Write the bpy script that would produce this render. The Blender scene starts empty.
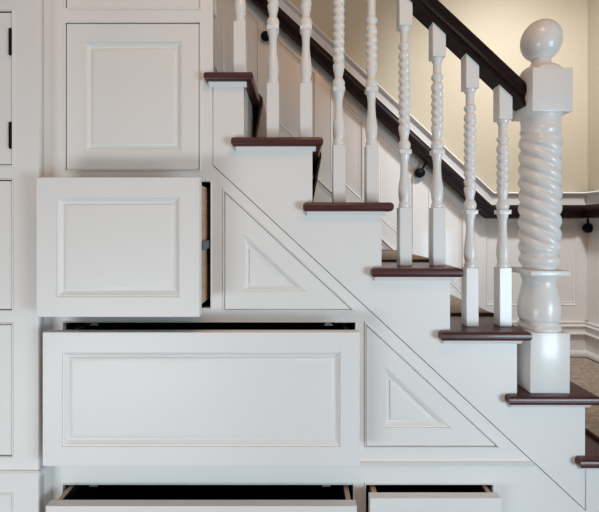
import bpy, bmesh, math, random
from mathutils import Vector, Matrix
random.seed(4)
SC = bpy.context.scene
COL = SC.collection
PI = math.pi

# ------------------------------------------------------------------ scale
# every size is thought of in units of 3 mm on the plane of the cabinet front (y = 0)
U = 0.003
CX, CY, FL = 297.0, 226.0, 585.0     # camera axis and floor in those units
D = 1.2                              # camera distance to the cabinet front
def wx(X): return (X - CX) * U
def wz(Y): return (FL - Y) * U
def far(x, y, d):                    # a point at depth d given where it is seen from the camera axis
    k = (D + d) / D
    return CX + (x - CX) * k, CY + (y - CY) * k

# ------------------------------------------------------------------ camera, world, lights, exposure
cam_data = bpy.data.cameras.new('camera')
cam = bpy.data.objects.new('camera', cam_data); COL.objects.link(cam)
cam.location = (0, -D, wz(CY)); cam.rotation_euler = (PI/2, 0, 0)
cam_data.sensor_width = 36; cam_data.lens = 36 * (D/U) / 599
cam_data.shift_x = (299.5 - CX) / 599; cam_data.shift_y = -(256 - CY) / 599
cam_data.clip_start = 0.02
SC.camera = cam

world = bpy.data.worlds.new('room_ambience'); SC.world = world; world.use_nodes = True
bg = world.node_tree.nodes['Background']
bg.inputs[0].default_value = (1.0, 0.97, 0.945, 1); bg.inputs[1].default_value = 0.205

def area(name, loc, target, size, power, col, size_y=None):
    l = bpy.data.lights.new(name, 'AREA'); l.energy = power; l.color = col
    l.shape = 'RECTANGLE'; l.size = size; l.size_y = size_y or size
    o = bpy.data.objects.new(name, l); COL.objects.link(o); o.location = loc
    o.rotation_euler = (Vector(target) - Vector(loc)).to_track_quat('-Z', 'Y').to_euler()
    return o
area('window_light', (2.1, -2.1, .55), (0.45, 0, 0.35), 1.0, 35, (0.66, 0.85, 1.0), 0.9)
area('low_left_fill', (-1.15, -1.75, .12), (-0.85, 0, 0.32), 1.0, 15.5, (0.86, 0.94, 1.0), 0.5)  # unseen fill added near the floor to brighten the lower left cabinet
area('room_lamp_light', (.25, -1.2, 2.9), (0.1, 0, 1.75), .5, 7.5, (1.0, 0.50, 0.20))
sp = bpy.data.lights.new('stairwell_lamp', 'SPOT'); sp.energy = 55; sp.color = (.97, .97, 1.0)
sp.spot_size = math.radians(116); sp.spot_blend = 1.0; sp.shadow_soft_size = .08
spo = bpy.data.objects.new('stairwell_lamp', sp); COL.objects.link(spo); spo.location = (1.0, .0, 2.25)
spo.rotation_euler = (Vector((1.22, .955, 1.55)) - spo.location).to_track_quat('-Z', 'Y').to_euler()

SC.view_settings.view_transform = 'Standard'; SC.view_settings.look = 'None'
SC.view_settings.gamma = 1; SC.view_settings.use_curve_mapping = False
SC.view_settings.exposure = 0.42

# ------------------------------------------------------------------ materials
def mat(name, col, rough=0.4, coat=0.0, spec=0.5, metal=0.0):
    m = bpy.data.materials.new(name); m.use_nodes = True
    b = m.node_tree.nodes['Principled BSDF']
    b.inputs['Base Color'].default_value = (*col, 1); b.inputs['Roughness'].default_value = rough
    b.inputs['Coat Weight'].default_value = coat; b.inputs['Coat Roughness'].default_value = 0.08
    b.inputs['Specular IOR Level'].default_value = spec; b.inputs['Metallic'].default_value = metal
    return m
def noisy(m, c1, c2, scale=(8, 8, 8), nscale=4, detail=4, bump=0.0, bscale=None, lo=0.35, hi=0.65):
    nt = m.node_tree; b = nt.nodes['Principled BSDF']
    tc = nt.nodes.new('ShaderNodeTexCoord'); mp = nt.nodes.new('ShaderNodeMapping')
    mp.inputs['Scale'].default_value = scale
    no = nt.nodes.new('ShaderNodeTexNoise'); no.inputs['Scale'].default_value = nscale; no.inputs['Detail'].default_value = detail
    cr = nt.nodes.new('ShaderNodeValToRGB')
    cr.color_ramp.elements[0].color = (*c1, 1); cr.color_ramp.elements[1].color = (*c2, 1)
    cr.color_ramp.elements[0].position = lo; cr.color_ramp.elements[1].position = hi
    nt.links.new(tc.outputs['Object'], mp.inputs[0]); nt.links.new(mp.outputs[0], no.inputs['Vector'])
    nt.links.new(no.outputs['Fac'], cr.inputs[0]); nt.links.new(cr.outputs[0], b.inputs['Base Color'])
    if bump:
        n2 = nt.nodes.new('ShaderNodeTexNoise'); n2.inputs['Scale'].default_value = bscale or nscale * 4
        bp = nt.nodes.new('ShaderNodeBump'); bp.inputs['Strength'].default_value = bump; bp.inputs['Distance'].default_value = 0.002
        nt.links.new(mp.outputs[0], n2.inputs['Vector']); nt.links.new(n2.outputs['Fac'], bp.inputs['Height'])
        nt.links.new(bp.outputs[0], b.inputs['Normal'])
    return m
M_CAB = noisy(mat('painted_cabinet', (.78, .765, .72), .42), (.775, .765, .735), (.795, .785, .755), (1, 1, 1), 3, 3, .05, 60)
M_TRIM = noisy(mat('painted_trim', (.78, .76, .72), .3, .2), (.79, .78, .755), (.81, .80, .775), (1, 1, 1), 3, 3)
M_GLOSS = noisy(mat('gloss_white_paint', (.74, .73, .71), .30, .18), (.76, .755, .73), (.78, .775, .75), (1, 1, 1), 4, 3)
M_WOOD = noisy(mat('dark_red_wood', (.1, .02, .018), .36, .25), (.05, .011, .011), (.085, .020, .018), (2, 14, 30), 5, 6)
M_RAIL = noisy(mat('dark_rail_wood', (.02, .006, .006),   .42, .03, .15), (.007, .003, .004), (.018, .005, .006), (3, 20, 20), 4, 5)
M_WALL = noisy(mat('ochre_wall_paint', (.62, .54, .38), .75), (.44, .39, .29), (.47, .42, .315), (1, 1, 1), 2, 4, .06, 150)
M_CARPET = noisy(mat('tan_runner', (.4, .28, .18), .95, 0, .1), (.35, .28, .215), (.56, .49, .41), (6, 14, 6), 9, 8, .8, 160, .36, .64)
M_BIND = mat('runner_binding', (.045, .022, .015), .9)
M_IRON = mat('black_iron', (.004, .005, .012), .5, .0, .15)
M_MAPLE = noisy(mat('drawer_box_wood', (.55, .36, .24), .5), (.50, .32, .21), (.62, .42, .29), (2, 2, 20), 4, 5)
M_INNER = mat('drawer_shade_black', (.012, .011, .012), .8)  # near-black colour paints the shade inside the open drawers
M_STEEL = mat('slide_steel', (.10, .13, .17), .4, 0, .5, .8)
M_CLIP = mat('bright_steel', (.42, .48, .56), .35, 0, .5, .6)
M_FLOOR = noisy(mat('hall_floor_wood', (.16, .06, .04), .35, .3), (.11, .04, .03), (.19, .08, .05), (2, 16, 2), 4, 6)

# ------------------------------------------------------------------ helpers
def link(name, me, m, parent=None, loc=None):
    o = bpy.data.objects.new(name, me); COL.objects.link(o)
    if m: me.materials.append(m)
    if parent: 
        o.parent = parent
        o.matrix_parent_inverse = Matrix.Translation(-parent.location)   # meshes are written in world units
    return o
def bm_obj(name, bm, m, parent=None, smooth=False, autos=None):
    bmesh.ops.recalc_face_normals(bm, faces=bm.faces[:])
    me = bpy.data.meshes.new(name); bm.to_mesh(me); bm.free()
    if smooth or autos:
        for p in me.polygons: p.use_smooth = True
    o = link(name, me, m, parent)
    if autos: me.set_sharp_from_angle(angle=math.radians(autos))
    return o
def thing(name, label, cat, loc, group=None):
    o = bpy.data.objects.new(name, None); COL.objects.link(o); o.location = loc
    o.empty_display_size = .05
    o['label'] = label; o['category'] = cat
    if group: o['group'] = group
    return o
def tag(o, label, cat, group=None):
    o['label'] = label; o['category'] = cat
    if group: o['group'] = group
    return o
def struct(o): o['kind'] = 'structure'; return o
def box(bm, x0, x1, y0, y1, z0, z1, bev=0, seg=2):
    r = bmesh.ops.create_cube(bm, size=1)
    vs = r['verts']
    for v in vs:
        v.co = Vector(((x0+x1)/2 + v.co.x*(x1-x0), (y0+y1)/2 + v.co.y*(y1-y0), (z0+z1)/2 + v.co.z*(z1-z0)))
    if bev:
        es = list({e for v in vs for e in v.link_edges})
        bmesh.ops.bevel(bm, geom=es, offset=bev, segments=seg, affect='EDGES', profile=.5)
def inset(poly, d):
    """offset a counter-clockwise polygon inwards by d with mitred corners"""
    n = len(poly); out = []
    for i in range(n):
        p0, p1, p2 = Vector(poly[i-1]), Vector(poly[i]), Vector(poly[(i+1) % n])
        a = (p1-p0).normalized(); b = (p2-p1).normalized()
        na = Vector((-a.y, a.x)); nb = Vector((-b.y, b.x))
        k = 1 + na.dot(nb)
        out.append(p1 + (na+nb) * (d / k))
    return out
def ccw(poly):
    s = sum(poly[i-1][0]*poly[i][1] - poly[i][0]*poly[i-1][1] for i in range(len(poly)))
    return poly if s > 0 else poly[::-1]
def profiled(bm, poly, prof, y0, cap=True, close=False):
    """poly in (x, z) metres; prof = list of (inset, height towards the viewer)"""
    poly = ccw([tuple(p) for p in poly]); loops = []
    for d, h in prof:
        q = inset(poly, d)
        loops.append([bm.verts.new((p.x, y0 - h, p.y)) for p in q])
    n = len(poly)
    pairs = list(zip(loops, loops[1:]))
    if close: pairs.append((loops[-1], loops[0]))
    for A, B in pairs:
        for i in range(n):
            j = (i+1) % n
            bm.faces.new((A[i], A[j], B[j], B[i]))
    if cap:
        bm.faces.new(loops[0][::-1]); bm.faces.new(loops[-1])
def plate(name, outer, holes, y_front, th, m, parent=None, to3=None):
    """flat board in the x-z plane with real holes; outlines in metres"""
    cu = bpy.data.curves.new(name, 'CURVE'); cu.dimensions = '2D'; cu.fill_mode = 'BOTH'; cu.extrude = th/2
    for pl in [outer] + holes:
        sp = cu.splines.new('POLY'); sp.points.add(len(pl)-1); sp.use_cyclic_u = True
        for p, q in zip(sp.points, pl): p.co = (q[0], q[1], 0, 1)
    tmp = bpy.data.objects.new(name, cu); COL.objects.link(tmp)
    bpy.context.view_layer.update()
    me = bpy.data.meshes.new_from_object(tmp.evaluated_get(bpy.context.evaluated_depsgraph_get()))
    bpy.data.objects.remove(tmp); bpy.data.curves.remove(cu)
    me.materials.clear()
    bm = bmesh.new(); bm.from_mesh(me)
    bmesh.ops.remove_doubles(bm, verts=bm.verts[:], dist=1e-6)
    for v in bm.verts:
        x, z, e = v.co
        v.co = (x, y_front + th/2 + e, z)
    bpy.data.meshes.remove(me)
    return bm_obj(name, bm, m, parent)
def rect(X0, Y0, X1, Y1): return [(wx(X0), wz(Y1)), (wx(X1), wz(Y1)), (wx(X1), wz(Y0)), (wx(X0), wz(Y0))]
def pts(*a): return [(wx(x), wz(y)) for x, y in a]
def lathe(bm, prof, cx, cy, seg=40, twist=None):
    """prof = list of (z, r) bottom to top. twist = (z0, z1, starts, spacing, depth) carves rope strands"""
    rows = []
    for z, r in prof:
        row = []
        for i in range(seg):
            t = 2*PI*i/seg; rr = r
            if twist:
                z0, z1, n, sp, a = twist
                if z0 < z < z1:
                    w = min(1, (z-z0)/(sp*.8), (z1-z)/(sp*.8))
                    ph = n*t + 2*PI*(z-z0)/sp
                    rr = r - a*w*(1 - abs(math.cos(ph/2)))
            row.append(bm.verts.new((cx + rr*math.sin(t), cy - rr*math.cos(t), z)))
        rows.append(row)
    for A, B in zip(rows, rows[1:]):
        for i in range(seg):
            j = (i+1) % seg
            bm.faces.new((A[i], A[j], B[j], B[i]))
    bm.faces.new(rows[0][::-1]); bm.faces.new(rows[-1])
def dense(prof, step):
    """smooth a sparse (z, r) profile with a Catmull-Rom curve; a pair 's' flag keeps corners"""
    out = []
    for i in range(len(prof)-1):
        p0 = prof[max(i-1, 0)]; p1 = prof[i]; p2 = prof[i+1]; p3 = prof[min(i+2, len(prof)-1)]
        L = abs(p2[0]-p1[0]); n = max(1, int(L/step))
        for k in range(n):
            t = k/n
            def cr(a, b, c, d):
                return .5*((2*b)+(-a+c)*t+(2*a-5*b+4*c-d)*t*t+(-a+3*b-3*c+d)*t**3)
            lo, hi = min(p1[1], p2[1]), max(p1[1], p2[1])
            r = cr(p0[1], p1[1], p2[1], p3[1])
            out.append((p1[0]+(p2[0]-p1[0])*t, max(lo*.96, min(hi*1.04, r))))
    out.append(prof[-1][:2])
    return out
def sweep(bm, path, prof, up=Vector((0, 0, 1)), cap=True):
    """sweep a closed profile [(side, up)] along a polyline lying in an x-z or x-y plane, mitred"""
    P = [Vector(p) for p in path]; rings = []
    for i, p in enumerate(P):
        a = (P[i]-P[i-1]).normalized() if i else (P[1]-P[0]).normalized()
        b = (P[i+1]-P[i]).normalized() if i < len(P)-1 else a
        t = (a+b).normalized(); k = 1/max(.3, t.dot(a))
        side = t.cross(up)
        if side.length < 1e-4: side = Vector((0, -1, 0))
        side.normalize(); u = side.cross(t).normalized()
        turn = b-a
        sk = uk = 1.0
        if turn.length > 1e-4:
            if abs(turn.normalized().dot(side)) > .5: sk = k
            else: uk = k
        rings.append([bm.verts.new(p + side*s*sk + u*v*uk) for s, v in prof])
    n = len(prof)
    for A, B in zip(rings, rings[1:]):
        for i in range(n):
            j = (i+1) % n
            bm.faces.new((A[i], A[j], B[j], B[i]))
    if cap: bm.faces.new(rings[0][::-1]); bm.faces.new(rings[-1])

# ------------------------------------------------------------------ stair numbers
RISE, RUN = 64.15, 68.75
def TY(k): return {-1: 10.2, 0: 74.3, 1: 138.4, 2: 202.6, 3: 267.5, 4: 330.2, 5: 393.5, 6: 455.5}.get(k, 74.3 + RISE*k)          # top of tread k
def RX(k): return {0: 243.7, 1: 312.4, 2: 381.5, 3: 450, 4: 516.9, 5: 585}.get(k, 243.5 + RUN*k)          # riser under the nose of tread k
WALL_D = 0.955                           # depth of the far wall
PLAT = 6                                 # tread 6 is the landing
WALL_X = 819.0

# ------------------------------------------------------------------ the setting
bm = bmesh.new(); box(bm, -3.2, 3.2, -4.2, WALL_D+.1, -.05, 0)
struct(bm_obj('floor', bm, M_FLOOR))
bm = bmesh.new(); box(bm, -3.2, wx(WALL_X)+.1, WALL_D, WALL_D+.1, 0, 3.3)
struct(bm_obj('wall_back', bm, M_WALL))
bm = bmesh.new(); box(bm, wx(WALL_X), wx(WALL_X)+.1, -.9, WALL_D, 0, 3.3)
struct(bm_obj('wall_right', bm, M_WALL))

# wainscot on the far wall, outline from where its lines are seen
def fw(x, y, d=WALL_D):
    X, Y = far(x, y, d); return (wx(X), wz(Y))
SL = .935
def capy(x): return 193 + SL*(x-489)        # top of the cap on the slope
def raily(x): return 80 + .932*(x-333)      # underside of the wall rail on the slope
def skirty(x): return 193.8 + .932*(x-333)  # top of the skirting board on the slope
x_l = 60
wall_r = (WALL_X-CX)*D/(D+WALL_D) + CX
zb = wz(TY(PLAT))
outer = [(fw(x_l, 0)[0], fw(0, capy(x_l)+3)[1]), fw(489, 196), (wx(WALL_X), fw(0, 196)[1]), (wx(WALL_X), zb), (fw(470, 0)[0], zb),
         (fw(x_l, 0)[0], zb + (fw(470,0)[0]-fw(x_l,0)[0])*.935)]
holes = []; beads = []
for xl, xr in ((172, 207), (223, 259), (275, 315), (330, 362), (377, 412), (427, 461.5)):
    hp = [fw(xl, raily(xl)+12), fw(xr, raily(xr)+12), fw(xr, skirty(xr)-19), fw(xl, skirty(xl)-19)]
    holes.append(hp); beads.append(hp)
hp = [fw(484.5, 219), fw(574, 219), fw(574, 304.5), fw(484.5, 304.5)]
holes.append(hp); beads.append(hp)
o = plate('trim_1', outer, holes, WALL_D-.022, .0215, M_TRIM); struct(o)
# recessed panels with their beads
bm = bmesh.new()
pr = [(-.0005, .0), (-.0005, .0225), (.002, .0245), (.005, .0225), (.006, .018), (.013, .0155), (.015, .0170), (.018, .0170), (.020, .0145)]
for hp in beads: profiled(bm, hp, [(a, h) for a, h in pr], WALL_D-.0005)
struct(bm_obj('trim_2', bm, M_TRIM, autos=35))
# cap moulding: slope, level, then round the corner onto the right wall
cap_prof = [(-.022, -.085), (-.03, -.08), (-.03, -.05), (-.036, -.035), (-.040, -.02), (-.055, -.012), (-.06, -.006), (-.055, 0), (0, 0), (0, -.085)]
cap_prof = [(-s, v) for s, v in cap_prof]
bm = bmesh.new()
a = fw(x_l, capy(x_l)); b = fw(489, 193); 
sweep(bm, [(a[0], WALL_D, a[1]), (b[0], WALL_D, b[1]), (wx(WALL_X), WALL_D, b[1])], cap_prof)
struct(bm_obj('trim_3', bm, M_TRIM, autos=40))
bm = bmesh.new()
sweep(bm, [(wx(WALL_X), WALL_D, b[1]), (wx(WALL_X), -.9, b[1])], cap_prof)
struct(bm_obj('trim_4', bm, M_TRIM, autos=40))
# stair skirting
bm = bmesh.new()
a = fw(x_l, skirty(x_l)); xe = 470; b2 = fw(xe, skirty(xe))
sweep(bm, [(a[0], WALL_D-.021, a[1]), (b2[0], WALL_D-.021, b2[1])],
      [(0, 0), (.022, 0), (.026, -.004), (.022, -.010), (.016, -.014), (.018, -.02), (.014, -.024), (.014, -.26), (0, -.26)])
struct(bm_obj('trim_5', bm, M_TRIM, autos=40))
# baseboards
def bb(y): return (226-y)*(D+WALL_D)/D*U + wz(CY) 
z0, z1 = zb, fw(0, 320)[1]
H = z1 - z0
bprof = [(0, 0), (.050, 0), (.050, .016), (.044, .024), (.032, .030), (.030, H*.58), (.036, H*.60), (.048, H*.63), (.050, H*.66), (.036, H*.69), (.033, H*.84), (.045, H*.87), (.042, H*.90), (.034, H*.93), (.040, H*.98), (.036, H), (0, H)]
bm = bmesh.new()
sweep(bm, [(fw(478, 0)[0], WALL_D, z0), (wx(WALL_X), WALL_D, z0)], bprof)
struct(bm_obj('baseboard_back', bm, M_TRIM, autos=40))
bm = bmesh.new()
sweep(bm, [(wx(WALL_X), WALL_D, z0), (wx(WALL_X), -.9, z0)], bprof)
struct(bm_obj('baseboard_right', bm, M_TRIM, autos=40))
# right wall wainscot board
bm = bmesh.new(); box(bm, wx(WALL_X)-.02, wx(WALL_X)-.0005, -.9, WALL_D-.022, zb, b[1]-.01)
struct(bm_obj('trim_6', bm, M_TRIM))

# ------------------------------------------------------------------ left cabinet (stands proud of the stair cabinet)
LD = -.063
def lf(x, y): X, Y = far(x, y, LD); return X, Y
def lrect(x0, y0, x1, y1):
    a = lf(x0, y0); b = lf(x1, y1); return rect(a[0], a[1], b[0], b[1])
raised = [(0, -.022), (0, -.001), (.001, 0), (.052, 0), (.0527, -.0035), (.0550, -.0038), (.0565, -.0030), (.0590, -.0050), (.064, -.0095), (.068, -.0115), (.0705, -.0115),
          (.0712, -.0075), (.0745, -.0060), (.082, -.0055)]
def framed(bm, poly, y0, back=-.022, ins=.052, dx=1.0):
    pr = [(a if a < .01 else ins + (a-.052)*dx, h if h != -.022 else back) for a, h in raised]
    profiled(bm, poly, pr, y0)
BEADP = [(-.0045, -.003), (-.0045, .0008), (-.0038, .0034), (-.0022, .0044), (-.0006, .0034), (0, .0006), (0, -.02), (-.0045, -.02)]
def opening_bead(bm, hole, y0):
    profiled(bm, hole, [(d, h) for d, h in BEADP], y0, cap=False, close=True)
cab = thing('tall_cabinet', 'off-white painted cabinet of stacked inset doors with black hinges, at the far left', 'cabinet', (wx(lf(-60,0)[0]), .2, 0))
lx0, lx1 = lf(-160, 0)[0], lf(38.3, 0)[0]
openings = [('door', -115, 11.5, 12.5, 165), ('drawer', -115, 180, 12.5, 310), ('drawer', -115, 324, 12.5, 456), ('drawer', -115, 494, 12.5, 538)]
hl = []
for kind, x0, y0, x1, y1 in openings: hl.append(lrect(x0, y0, x1, y1))
outer = [(wx(lx0), 0.0), (wx(lx1), 0.0), (wx(lx1), wz(-250)), (wx(lx0), wz(-250))]
plate('face_frame', outer, hl, LD, .025, M_CAB, cab)
bm = bmesh.new()
for h in hl: opening_bead(bm, h, LD)
bm_obj('bead_molding', bm, M_CAB, cab, autos=40)
bm = bmesh.new()
box(bm, wx(lx0), wx(lx1), LD+.0251, .45, 0.0, wz(-250))
bm_obj('body', bm, M_CAB, cab)
for (kind, x0, y0, x1, y1), h in zip(openings, hl):
    bm = bmesh.new()
    framed(bm, inset(ccw(h), .0024), LD+.001, back=-.0235)
    dr = bm_obj(kind, bm, M_CAB, cab, autos=30)
    if kind == 'door':
        for ya, yb in ((29, 55), (122.5, 148)):
            Xa, Ya = lf(12.0, ya); Xb, Yb = lf(12.0, yb)
            bm = bmesh.new()
            zt, zb_ = wz(Ya), wz(Yb)
            bmesh.ops.create_cone(bm, cap_ends=True, segments=16, radius1=.0042, radius2=.0042, depth=zt-zb_-.008,
                                  matrix=Matrix.Translation((wx(Xa)-.002, LD-.004, (zt+zb_)/2)))
            for zz in (zt-.002, zb_+.002):
                bmesh.ops.create_uvsphere(bm, u_segments=12, v_segments=8, radius=.0042, matrix=Matrix.Translation((wx(Xa)-.002, LD-.004, zz-.001)))
            box(bm, wx(Xa)-.006, wx(Xa)-.001, LD-.003, LD+.001, zb_+.002, zt-.002)
            hg = bm_obj('hinge', bm, M_IRON, dr, autos=40); hg['label'] = 'black butt hinge'
# base moulding of the left cabinet, returning round its corner
bm = bmesh.new()
Zm = wz(lf(0, 474)[1])
sweep(bm, [(wx(lx0), LD, Zm), (wx(lx1), LD, Zm), (wx(lx1), -.0005, Zm)],
      [(0, -.012), (.004, -.010), (.004, 0), (.009, .003), (.0095, .008), (.005, .012), (0, .012)])
bm_obj('base_molding', bm, M_CAB, cab, autos=40)

# ------------------------------------------------------------------ stair cabinet with drawers
sc = thing('under_stair_cabinet', 'white painted cabinet built under the stairs, its four big drawers pulled open', 'cabinet', (wx(230), .2, 0))
def seam(X): return 165 + (X-213)*.927
DG = 530.5
op = {'topdoor': (66, -140, 200, 8.5), 'door': (66, 23, 199.7, 169.5), 'd1': (64.0, 182, 210.5, 307.7), 'd2': (64, 322.5, 355, 446),
      'd3': (63.5, 484.3, 353, 570), 'd4': (366, 484.3, 492.3, 570)}
triA = [(224.5, 191.5), (352, 309.7), (224.5, 309.7)]
triB = [(366, 324.5), (497.5, 446.5), (366, 446.5)]
holes = [rect(*op[k]) for k in op] + [pts(*triA), pts(*triB)]
L0 = lf(38.3, 0)[0] + .15
ybot = 585
outer = pts((L0, ybot), (213 + (ybot-165)/.927 - .6, ybot), (212.4, 165.3), (212.4, -250), (L0, -250))
plate('face_frame', outer, holes, 0, .025, M_CAB, sc)
bm = bmesh.new()
for h in holes: opening_bead(bm, h, 0)
bm_obj('bead_molding', bm, M_CAB, sc, autos=40)
# thick end of the upper part, where the stairs open
bm = bmesh.new(); box(bm, wx(L0), wx(212.3), .0255, .06, wz(8), wz(-250))
bm_obj('upper_body', bm, M_CAB, sc)
for k in ('topdoor', 'door'):
    bm = bmesh.new(); framed(bm, inset(ccw(rect(*op[k])), 0.0011), .001, back=-.022, ins=.054)
    d = bm_obj('door', bm, M_CAB, sc, autos=30)
for t in (triA, triB):
    bm = bmesh.new(); framed(bm, inset(ccw(pts(*t)), 0.0011), .001, back=-.022, ins=.054)
    bm_obj('triangular_panel', bm, M_CAB, sc, autos=30)
# backing behind doors and panels, so that nothing shows through the joints
bm = bmesh.new()
for k in ('topdoor', 'door'):
    a = op[k]; box(bm, wx(a[0]-1), wx(a[2]+1), .0252, .0254+.0, wz(a[3]+1), wz(a[1]-1))
profiled(bm, [tuple(p) for p in inset(ccw(pts(*triA)), -.004)], [(0, -.0015), (0, 0)], .0255)
profiled(bm, [tuple(p) for p in inset(ccw(pts(*triB)), -.004)], [(0, -.0015), (0, 0)], .0255)
bm_obj('backing_panel', bm, M_CAB, sc)
# drawers
DEP = .46
for key, s, sidedrop in (('d1', 1.122, 4), ('d2', 1.095, 8), ('d3', 1.08, 1.5), ('d4', 1.05, 1.5)):
    X0, Y0, X1, Y1 = op[key]
    yf = -D*(1-1/s)                                  # how far the front stands out
    # recess walls, their shade painted in near-black
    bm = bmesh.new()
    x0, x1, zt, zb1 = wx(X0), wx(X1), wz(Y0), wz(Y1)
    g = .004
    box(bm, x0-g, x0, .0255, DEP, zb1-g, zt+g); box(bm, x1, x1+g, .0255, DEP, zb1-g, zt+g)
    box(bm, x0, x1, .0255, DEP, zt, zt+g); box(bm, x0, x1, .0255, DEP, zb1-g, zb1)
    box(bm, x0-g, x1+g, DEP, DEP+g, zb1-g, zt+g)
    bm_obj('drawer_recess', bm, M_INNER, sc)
    # front
    gap = 1.2 if key in ('d3', 'd4') else .6
    bm = bmesh.new()
    framed(bm, rect(X0+.6, Y0+gap, X1-.6, Y1-.6), yf, back=-.026, ins=.053 if key != 'd4' else .05)
    dr = bm_obj('drawer', bm, M_CAB, sc, autos=30)
    # box: two sides, back, bottom
    bm = bmesh.new()
    inx = .014; t = .014; yb = yf + .43
    ztop = zt - sidedrop*U - .004; zbt = zb1 + .02
    yb0 = yf + .0262
    for xa in (x0+inx, x1-inx-t):
        box(bm, xa, xa+t, yb0, yb, zbt, ztop, .001, 1)
        bx_ = bm_obj('drawer_side', bm, M_MAPLE, dr); bx_['label'] = 'bare wooden drawer side'
        bm = bmesh.new()
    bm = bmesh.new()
    for xa in (x0+inx+t, x1-inx-t-.001): box(bm, xa, xa+.001, yb0, yb-t, zbt+.018, ztop-.0005)  # thin dark sheets paint shade over the inner side faces
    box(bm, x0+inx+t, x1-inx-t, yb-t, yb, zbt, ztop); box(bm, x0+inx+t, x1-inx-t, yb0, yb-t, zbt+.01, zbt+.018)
    bx_ = bm_obj('drawer_inner_shade', bm, M_INNER, dr); bx_['label'] = 'drawer bottom, back and inner faces with shade painted near-black'
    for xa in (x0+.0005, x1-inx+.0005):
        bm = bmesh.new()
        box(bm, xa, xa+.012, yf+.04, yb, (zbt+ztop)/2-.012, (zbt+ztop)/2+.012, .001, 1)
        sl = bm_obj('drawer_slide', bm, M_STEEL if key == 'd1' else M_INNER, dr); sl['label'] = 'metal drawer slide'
    if key in ('d2', 'd3'):
        for xx in (X0+29, X1-27):
            bm = bmesh.new()
            box(bm, wx(xx)-.008, wx(xx)+.008, .006, .022, zt-.0085, zt-.0004, .0015)
            box(bm, wx(xx)-.012, wx(xx)+.014, .004, .006, zt-.0105, zt-.0065, .0005)
            c = bm_obj('latch_plate', bm, M_CLIP, sc); c['label'] = 'small steel latch plate inside the opening'
# base moulding bead
bm = bmesh.new()
sweep(bm, [(wx(L0), 0, wz(464)), (wx(213+(464-165)/.927-3), 0, wz(464))],
      [(0, -.0075), (.003, -.007), (.004, -.002), (.0095, .001), (.011, .0045), (.007, .008), (0, .009)])
bm_obj('base_molding', bm, M_CAB, sc, autos=40)

# ------------------------------------------------------------------ staircase
st = thing('staircase', 'white closed-stringer stairs with dark red wooden treads climbing to the left above the drawers', 'staircase', (wx(400), .45, 0))
# stringer: a saw-toothed board above the diagonal joint
saw = []
TH = 9.0
s = [(213.2, 165.0), (213.2, TY(0)+TH)]
for k in range(0, 6):
    s.append((RX(k), TY(k)+TH)); s.append((RX(k), TY(k+1)+TH))
s = s[:-1]                                   # ends at riser 5
s.append((RX(5), 585)); s.append((213.6+(585-165)/.927+.6, 585)) if 213+(585-165)/.927 < RX(5) else None
if 213+(585-165)/.927 >= RX(5):
    s.append((RX(5), seam(RX(5))-.4))
    s = [p for p in s if p != (RX(5), 585)]
plate('stringer', pts(*s), [], 0, .022, M_CAB, st)
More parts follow.
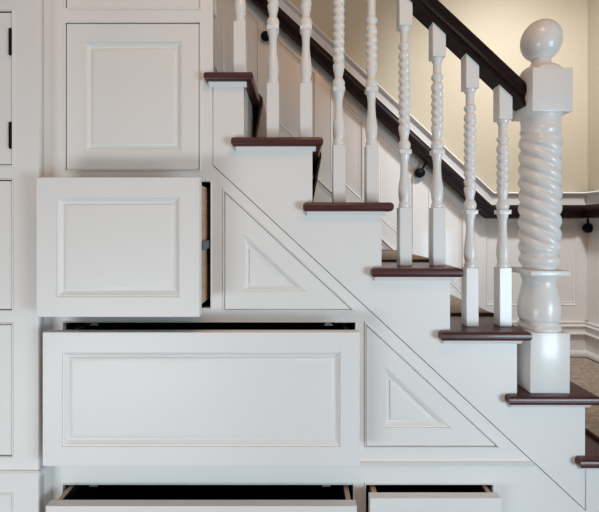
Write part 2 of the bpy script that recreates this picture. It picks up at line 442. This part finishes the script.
# lower piece to the right of the joint, below the landing tread
bm = bmesh.new(); box(bm, wx(586.6), wx(WALL_X)-.02, .002, .022, 0, wz(TY(6)+TH), .001, 1)
o = bm_obj('landing_fascia', bm, M_CAB, st)
bm = bmesh.new(); box(bm, wx(584.9), wx(586.8), .012, .022, 0, wz(TY(6)+TH))
bm_obj('joint_strip', bm, M_CAB, st)
OV = 10.3; BK = 11.5; FR = -.026
for k in range(-1, 7):
    x_b, x_n = RX(k-1), RX(k)+OV
    z1 = wz(TY(k)); z0 = wz(TY(k)+TH)
    if k == 6: x_n = WALL_X-6.5
    lowend = -.0  
    bm = bmesh.new()
    if k >= 0:
        xb = x_b - (0, 11.3, 9.4, 11.3, 12, 12.2, 10.2)[k] if k else 205.5
        if k: poly = [(wx(xb), FR), (wx(x_n), FR), (wx(x_n), WALL_D-.04), (wx(x_b)+.0008, WALL_D-.04), (wx(x_b)+.0008, -.0006), (wx(xb), -.0006)]
        else: poly = [(wx(xb), FR), (wx(x_n), FR), (wx(x_n), WALL_D-.04), (wx(x_b)+.0008, WALL_D-.04), (wx(x_b)+.0008, .066), (wx(213.4), .066), (wx(213.4), -.0006), (wx(xb), -.0006)]
    else:
        poly = [(wx(x_b)+.0008, .066), (wx(x_n), .066), (wx(x_n), WALL_D-.04), (wx(x_b)+.0008, WALL_D-.04)]
    lo = [bm.verts.new((x, y, z0)) for x, y in poly]; hi = [bm.verts.new((x, y, z1)) for x, y in poly]
    n = len(poly); side = []
    for i in range(n):
        j = (i+1) % n; side.append(bm.faces.new((lo[i], lo[j], hi[j], hi[i])))
    bm.faces.new(lo[::-1]); bm.faces.new(hi)
    bm.edges.ensure_lookup_table()
    rnd = []
    for e in bm.edges:
        a, b_ = e.verts
        if abs(a.co.z-b_.co.z) < 1e-6:
            on_front = abs(a.co.y-poly[0][1]) < 1e-5 and abs(b_.co.y-poly[0][1]) < 1e-5
            on_nose = abs(a.co.x-wx(x_n)) < 1e-5 and abs(b_.co.x-wx(x_n)) < 1e-5 and k != 6
            on_end = k >= 0 and abs(a.co.x-wx(xb)) < 1e-5 and abs(b_.co.x-wx(xb)) < 1e-5
            if on_front or on_nose or on_end: rnd.append(e)
    bmesh.ops.bevel(bm, geom=rnd, offset=.0105, segments=5, affect='EDGES', profile=.5)
    bm_obj('tread', bm, M_WOOD, st, autos=35)
    # cove under the nosing, along the side and a short return
    if k >= 0:
        bm = bmesh.new()
        xl = xb+4
        cp = [(-.001, 0), (.014, 0), (.013, -.004), (.006, -.009), (.0045, -.012), (-.001, -.012)]
        endx = RX(k)+3.2 if k < 6 else x_n
        sweep(bm, [(wx(xl), -.0004, z0-.0002), (wx(endx), -.0004, z0-.0002)], cp)
        bm_obj('cove_molding', bm, M_CAB, st, autos=50)
    # riser below this tread's nose
    if k < 6:
        bm = bmesh.new()
        ya = .0225 if k >= 0 else .07
        box(bm, wx(RX(k))-.018, wx(RX(k)), ya, WALL_D-.04, wz(TY(k+1))+.0005 , z0-.0005)
        bm_obj('riser', bm, M_TRIM, st)
# closed end between stringer and stairs so no light leaks from below: underside slab
bm = bmesh.new()
a0, a1 = (RX(-2), TY(-1)+40), (RX(5)-8, TY(6)+60)
vs = []
for y in (.5, WALL_D-.045):
    for X, Y in (a0, a1, (a1[0], a1[1]+6), (a0[0], a0[1]+6)): vs.append(bm.verts.new((wx(X), y, wz(Y))))
for f in ((0,1,2,3), (7,6,5,4), (0,4,5,1), (1,5,6,2), (2,6,7,3), (3,7,4,0)): bm.faces.new([vs[i] for i in f])
bm_obj('stair_soffit', bm, M_CAB, st)

# ------------------------------------------------------------------ carpet runner
RY0, RY1 = .20, WALL_D-.22
run = thing('stair_runner', 'tan mottled carpet runner with dark binding laid over the dark red steps', 'carpet runner', (wx(400), .45, wz(TY(5))))
c = []
for k in range(-1, 6):
    zt = wz(TY(k))
    c.append((wx(RX(k-1))+.003, zt+.001)); c.append((wx(RX(k)+OV)-.006, zt+.001)); c.append((wx(RX(k)+OV)+.001, zt-.008)); c.append((wx(RX(k)+OV)+.001, zt-.022))
c.append((wx(RX(5))+.010, wz(TY(6))+.001))
def ribbon(y0, y1, th):
    bm = bmesh.new(); A = []
    n = len(c)
    for i, (x, z) in enumerate(c):
        a = Vector(c[i]) - Vector(c[i-1]) if i else Vector(c[1])-Vector(c[0])
        b = Vector(c[i+1]) - Vector(c[i]) if i < n-1 else a
        t = (a.normalized()+b.normalized()); t = t.normalized() if t.length > 1e-3 else a.normalized()
        nrm = Vector((-t.y, t.x)); 
        A.append([bm.verts.new((x, y0, z)), bm.verts.new((x, y1, z)), bm.verts.new((x+nrm.x*th, y1, z+nrm.y*th)), bm.verts.new((x+nrm.x*th, y0, z+nrm.y*th))])
    for P, Q in zip(A, A[1:]):
        for i in range(4):
            j = (i+1) % 4; bm.faces.new((P[i], P[j], Q[j], Q[i]))
    bm.faces.new(A[0][::-1]); bm.faces.new(A[-1])
    return bm
bm_obj('carpet', ribbon(RY0+.012, RY1-.012, .006), M_CARPET, run)
for y0, y1 in ((RY0, RY0+.012), (RY1-.012, RY1)):
    bd = bm_obj('binding', ribbon(y0, y1, .0075), M_BIND, run); bd['label'] = 'dark bound edge'
# landing carpet
land = thing('landing_carpet', 'tan mottled carpet on the bottom landing behind the newel post, at the right edge', 'carpet', (wx(700), .45, wz(TY(6))))
zl = wz(TY(6))
lx0_, lx1_, ly0, ly1 = wx(621), wx(WALL_X)-.075, .015, WALL_D-.085
bm = bmesh.new(); box(bm, lx0_, lx1_, ly0, ly1, zl+.0005, zl+.008)
bm_obj('carpet', bm, M_CARPET, land)
bm = bmesh.new()
for q in ((lx0_-.01, lx0_, ly0-.01, ly1+.01), (lx1_, lx1_+.01, ly0-.01, ly1+.01), (lx0_, lx1_, ly0-.01, ly0), (lx0_, lx1_, ly1, ly1+.01)):
    box(bm, *q, zl+.0005, zl+.009)
bd = bm_obj('binding', bm, M_BIND, land); bd['label'] = 'dark bound edge'

# ------------------------------------------------------------------ hand rail over the balusters
AXD = .060                                  # depth of the baluster axis
def under(X): return 46.5 + .94*(X-471.4)   # underside of the rail
hr = thing('stair_handrail', 'dark polished wooden handrail resting on the white balusters and joining the newel post', 'handrail', (wx(430), AXD, wz(under(430))))
ang = math.atan(.94)
prof = [(-.030, .0), (.030, .0), (.031, .006), (.026, .014), (.024, .020), (.030, .026), (.034, .034), (.034, .044), (.028, .054), (.016, .060), (0, .062),
        (-.016, .060), (-.028, .054), (-.034, .044), (-.034, .034), (-.030, .026), (-.024, .020), (-.026, .014), (-.031, .006)]
bm = bmesh.new()
Xa, Xb = 213.5, 531.5
xs = [Xa + (Xb-Xa)*i/2 for i in range(3)]
rings = []
for X in xs:
    rings.append([bm.verts.new((wx(X), AXD+sx, wz(under(X)) + vz/math.cos(ang))) for sx, vz in prof])
for A, B in zip(rings, rings[1:]):
    for i in range(len(prof)):
        j = (i+1) % len(prof); bm.faces.new((A[i], A[j], B[j], B[i]))
bm.faces.new(rings[0][::-1]); bm.faces.new(rings[-1])
bm_obj('rail', bm, M_RAIL, hr, autos=45)

# ------------------------------------------------------------------ balusters
HB = .0195
def blockz(bm, X, x_half, z0, z1, cy, cham=.002):
    box(bm, wx(X)-x_half, wx(X)+x_half, cy-x_half, cy+x_half, z0, z1, cham, 1)
lab = [
 'lone white baluster on the highest visible tread, beside the cabinet door',
 'white turned baluster, left of the pair on the second highest visible tread',
 'white turned baluster, right of the pair on the second highest visible tread',
 'white rope-twist baluster, left of the pair on the third highest visible tread',
 'white baluster with a short twist, right of the pair on the third highest tread',
 'white rope-twist baluster, left of the pair on the fourth highest visible tread',
 'white rope-twist baluster, right of the pair on the fourth highest visible tread',
 'white rope-twist baluster two away from the big newel post, on the fifth highest tread',
 'white rope-twist baluster standing right next to the big newel post']
for i in range(9):
    X = 237.4 + 34.45*i
    k = (i+1)//2
    zf = wz(TY(k)); cx = wx(X)
    zu = wz(under(X))
    b = thing('baluster', lab[i], 'baluster', (cx, AXD, zf), 'turned balusters along the stair')
    bm = bmesh.new(); blockz(bm, X, HB, zf, zf+61*U, AXD)
    bm_obj('base_block', bm, M_GLOSS, b, autos=40)
    z = zf+61*U
    v = [(0, .0165), (3, .0172), (4.5, .0150), (6, .0142), (10, .0165), (16, .0176), (22, .0165), (32, .0128), (42, .0112), (49, .0122), (53, .0150), (55.5, .0165)]
    bm = bmesh.new(); lathe(bm, dense([(z+a*U, r*1.05) for a, r in v], .003), cx, AXD, 32)
    bm_obj('turned_vase', bm, M_GLOSS, b, autos=50)
    zc = z+55.5*U
    bm = bmesh.new(); box(bm, cx-.0185, cx+.0185, AXD-.0185, AXD+.0185, zc, zc+4.6*U, .0015, 2)
    bm_obj('square_collar', bm, M_GLOSS, b, autos=40)
    zs = zc+4.6*U
    # upper block bottom follows the slope
    Xr = X
    zblk = wz(115.5 + .94*(X-513))
    v = [(zs, .0135), (zs+.004, .0165), (zs+.010, .0178), (zs+.018, .0178), (zs+.026, .0150), (zs+.031, .0118), (zs+.040, .0122), (zs+.054, .0150), (zs+.064, .0170)]
    tw0 = zs+.056
    tall = (i % 2 == 0)
    tw1 = zblk - (.085 if i != 4 else .10)
    L = tw1 - tw0
    v += [(tw0+.018, .0172), (tw1-.006, .0172), (tw1+.004, .0165), (tw1+.012, .0115), (tw1+.018, .0135), (tw1+.024, .0168), (tw1+.031, .0165), (tw1+.037, .0125), (tw1+.044, .0120)]
    v += [(zblk-.012, .0122), (zblk-.009, .0150), (zblk-.005, .0165), (zblk, .0175)]
    bm = bmesh.new(); v = [(a, r*1.06) for a, r in v]
    lathe(bm, dense(v, .0016), cx, AXD, 36, twist=(tw0, tw1+.008, 2 if i in (3, 5, 6) else 1, .0250, .0050))
    bm_obj('twisted_shaft', bm, M_GLOSS, b, autos=60)
    # upper block, cut to the slope of the rail
    bm = bmesh.new(); h = .0205
    r = bmesh.ops.create_cube(bm, size=1)
    for q in r['verts']:
        sx, sy = (1 if q.co.x > 0 else -1), (1 if q.co.y > 0 else -1)
        zz = zblk if q.co.z < 0 else zu - sx*h*.94 - .0003
        q.co = Vector((cx+sx*h, AXD+sy*h, zz))
    bmesh.ops.bevel(bm, geom=bm.edges[:], offset=.0015, segments=1, affect='EDGES')
    bm_obj('top_block', bm, M_GLOSS, b)

# ------------------------------------------------------------------ newel post
NX, ND, NH = 549.8, .0585, .0595
RS = .87   # turned radii
nx = wx(NX); zf = wz(TY(5))
nw = thing('newel_post', 'big white newel post with ball top and thick rope-twisted shaft', 'newel post', (nx, ND, zf))
def nz(y):    # height of something seen at y on the post's own axis
    return wz(CY + (y-CY)*(D+ND)/D)
bm = bmesh.new(); box(bm, nx-NH, nx+NH, ND-NH, ND+NH, zf, wz(333), .002, 2)
bm_obj('base_block', bm, M_GLOSS, nw, autos=40)
zb0 = wz(333); zpl0, zpl1 = wz(276), wz(271)
k_ = U/.9535
kr = k_*RS
v = [(zb0, 21.5), (zb0+.006, 22.3), (zb0+.012, 21.5), (zb0+.015, 20.2), (zb0+.022, 19.4), (zb0+.026, 19.2), (nz(318), 21.0), (nz(308), 22.0), (nz(299), 21.0), (nz(290), 18.6), (nz(283), 17.2), (nz(279), 17.6), (zpl0, 20.2)]
bm = bmesh.new(); lathe(bm, dense([(a, r*kr) for a, r in v], .004), nx, ND, 64)
bm_obj('turned_vase', bm, M_GLOSS, nw, autos=50)
bm = bmesh.new(); box(bm, nx-NH, nx+NH, ND-NH, ND+NH, zpl0, zpl1, .002, 2)
bm_obj('square_collar', bm, M_GLOSS, nw, autos=40)
ztb = wz(111.5)
v = [(zpl1, 17.0), (nz(265), 18.2), (nz(262), 20.4), (nz(259), 21.2), (nz(256), 20.2), (nz(254), 18.6), (nz(251.5), 20.0), (nz(248), 21.6), (nz(244), 21.8),
     (nz(150), 22.2), (nz(140), 21.8), (nz(135.5), 19.4), (nz(133.5), 20.3), (nz(131), 20.8), (nz(129), 19.8), (nz(127), 19.9), (nz(122), 20.2), (nz(118), 21), (ztb, 22.3)]
bm = bmesh.new(); lathe(bm, dense([(a, r*kr) for a, r in v], .0025), nx, ND, 96, twist=(nz(252.5), nz(137), 4, 13.2*k_, .0095))
bm_obj('twisted_shaft', bm, M_GLOSS, nw, autos=70)
bm = bmesh.new(); box(bm, nx-NH-.001, nx+NH+.001, ND-NH-.001, ND+NH+.001, ztb, wz(67.5), .002, 2)
bm_obj('top_block', bm, M_GLOSS, nw, autos=40)
ztt = wz(67.5)
zc = nz(41.3); R = 21.0*k_
v = [(ztt, 21.5*kr), (ztt+.007, 21.3*kr), (ztt+.014, 19.6*kr), (ztt+.021, 16.2*kr), (ztt+.027, 12.5*kr), (ztt+.031, 11*kr)]
a0 = -1.12
for j in range(19):
    a = a0 + (PI/2-.03-a0)*j/18
    v.append((zc + R*.98*math.sin(a), R*.89*math.cos(a)))
v = [p for i, p in enumerate(v) if i == 0 or p[0] > v[i-1][0]]
bm = bmesh.new(); lathe(bm, v, nx, ND, 56)
bm_obj('ball_finial', bm, M_GLOSS, nw, autos=50)

# ------------------------------------------------------------------ handrail on the far wall with iron brackets
RD = WALL_D - .075
wr = thing('wall_handrail', 'dark wall handrail on black ball brackets along the far panelled wall', 'handrail', (wx(far(430, 0, RD)[0]), RD, wz(far(0, 165, RD)[1])))
rp = []
for j in range(14):
    t = 2*PI*j/14; rp.append((.024*math.cos(t), .026*math.sin(t)))
rp = [(.0, -.030), (.022, -.026), (.024, -.014), (.030, -.004), (.030, .010), (.020, .024), (0, .028), (-.020, .024), (-.030, .010), (-.030, -.004), (-.024, -.014), (-.022, -.026)]
rp = [(a*1.15, b_*1.22) for a, b_ in rp]
def rw(x, y): X, Y = far(x, y, RD); return Vector((wx(X), RD, wz(Y)))
pA, pB = rw(60, 211.5-.932*(488-60)), rw(488, 211.5)
xr = wx(WALL_X)-.075
pC = Vector((xr, RD, pB.z)); pD = Vector((xr, -.6, pB.z))
bm = bmesh.new(); sweep(bm, [pA, pB, pC], rp); bm_obj('sloping_rail', bm, M_RAIL, wr, autos=45)
bm = bmesh.new(); sweep(bm, [pC, pD], rp); bm_obj('side_rail', bm, M_RAIL, wr, autos=45)
def bracket(bx, by, sx, sy, sideways=False):
    X, Y = far(bx, by, WALL_D-.04); B = Vector((wx(X), WALL_D-.045, wz(Y)))
    S = rw(sx, sy)
    bm = bmesh.new()
    bmesh.ops.create_uvsphere(bm, u_segments=24, v_segments=16, radius=.028, matrix=Matrix.Translation(B) @ Matrix.Diagonal((1, .8, .92, 1)))
    d = S-B; q = d.to_track_quat('Z', 'Y')
    bmesh.ops.create_cone(bm, cap_ends=True, segments=14, radius1=.0055, radius2=.0055, depth=d.length, matrix=Matrix.Translation((B+S)/2) @ q.to_matrix().to_4x4())
    o = bm_obj('bracket', bm, M_IRON, wr, autos=50); o['label'] = 'black iron ball bracket'
bracket(419.5, 173, 429, 158)
bracket(266, 36.5, 274, 22)
bracket(587.5, 228, 587.5, 212)

# the posts near the right of the picture lean very slightly outwards
bpy.context.view_layer.update()
nw.rotation_euler = (0, math.radians(.5), 0)
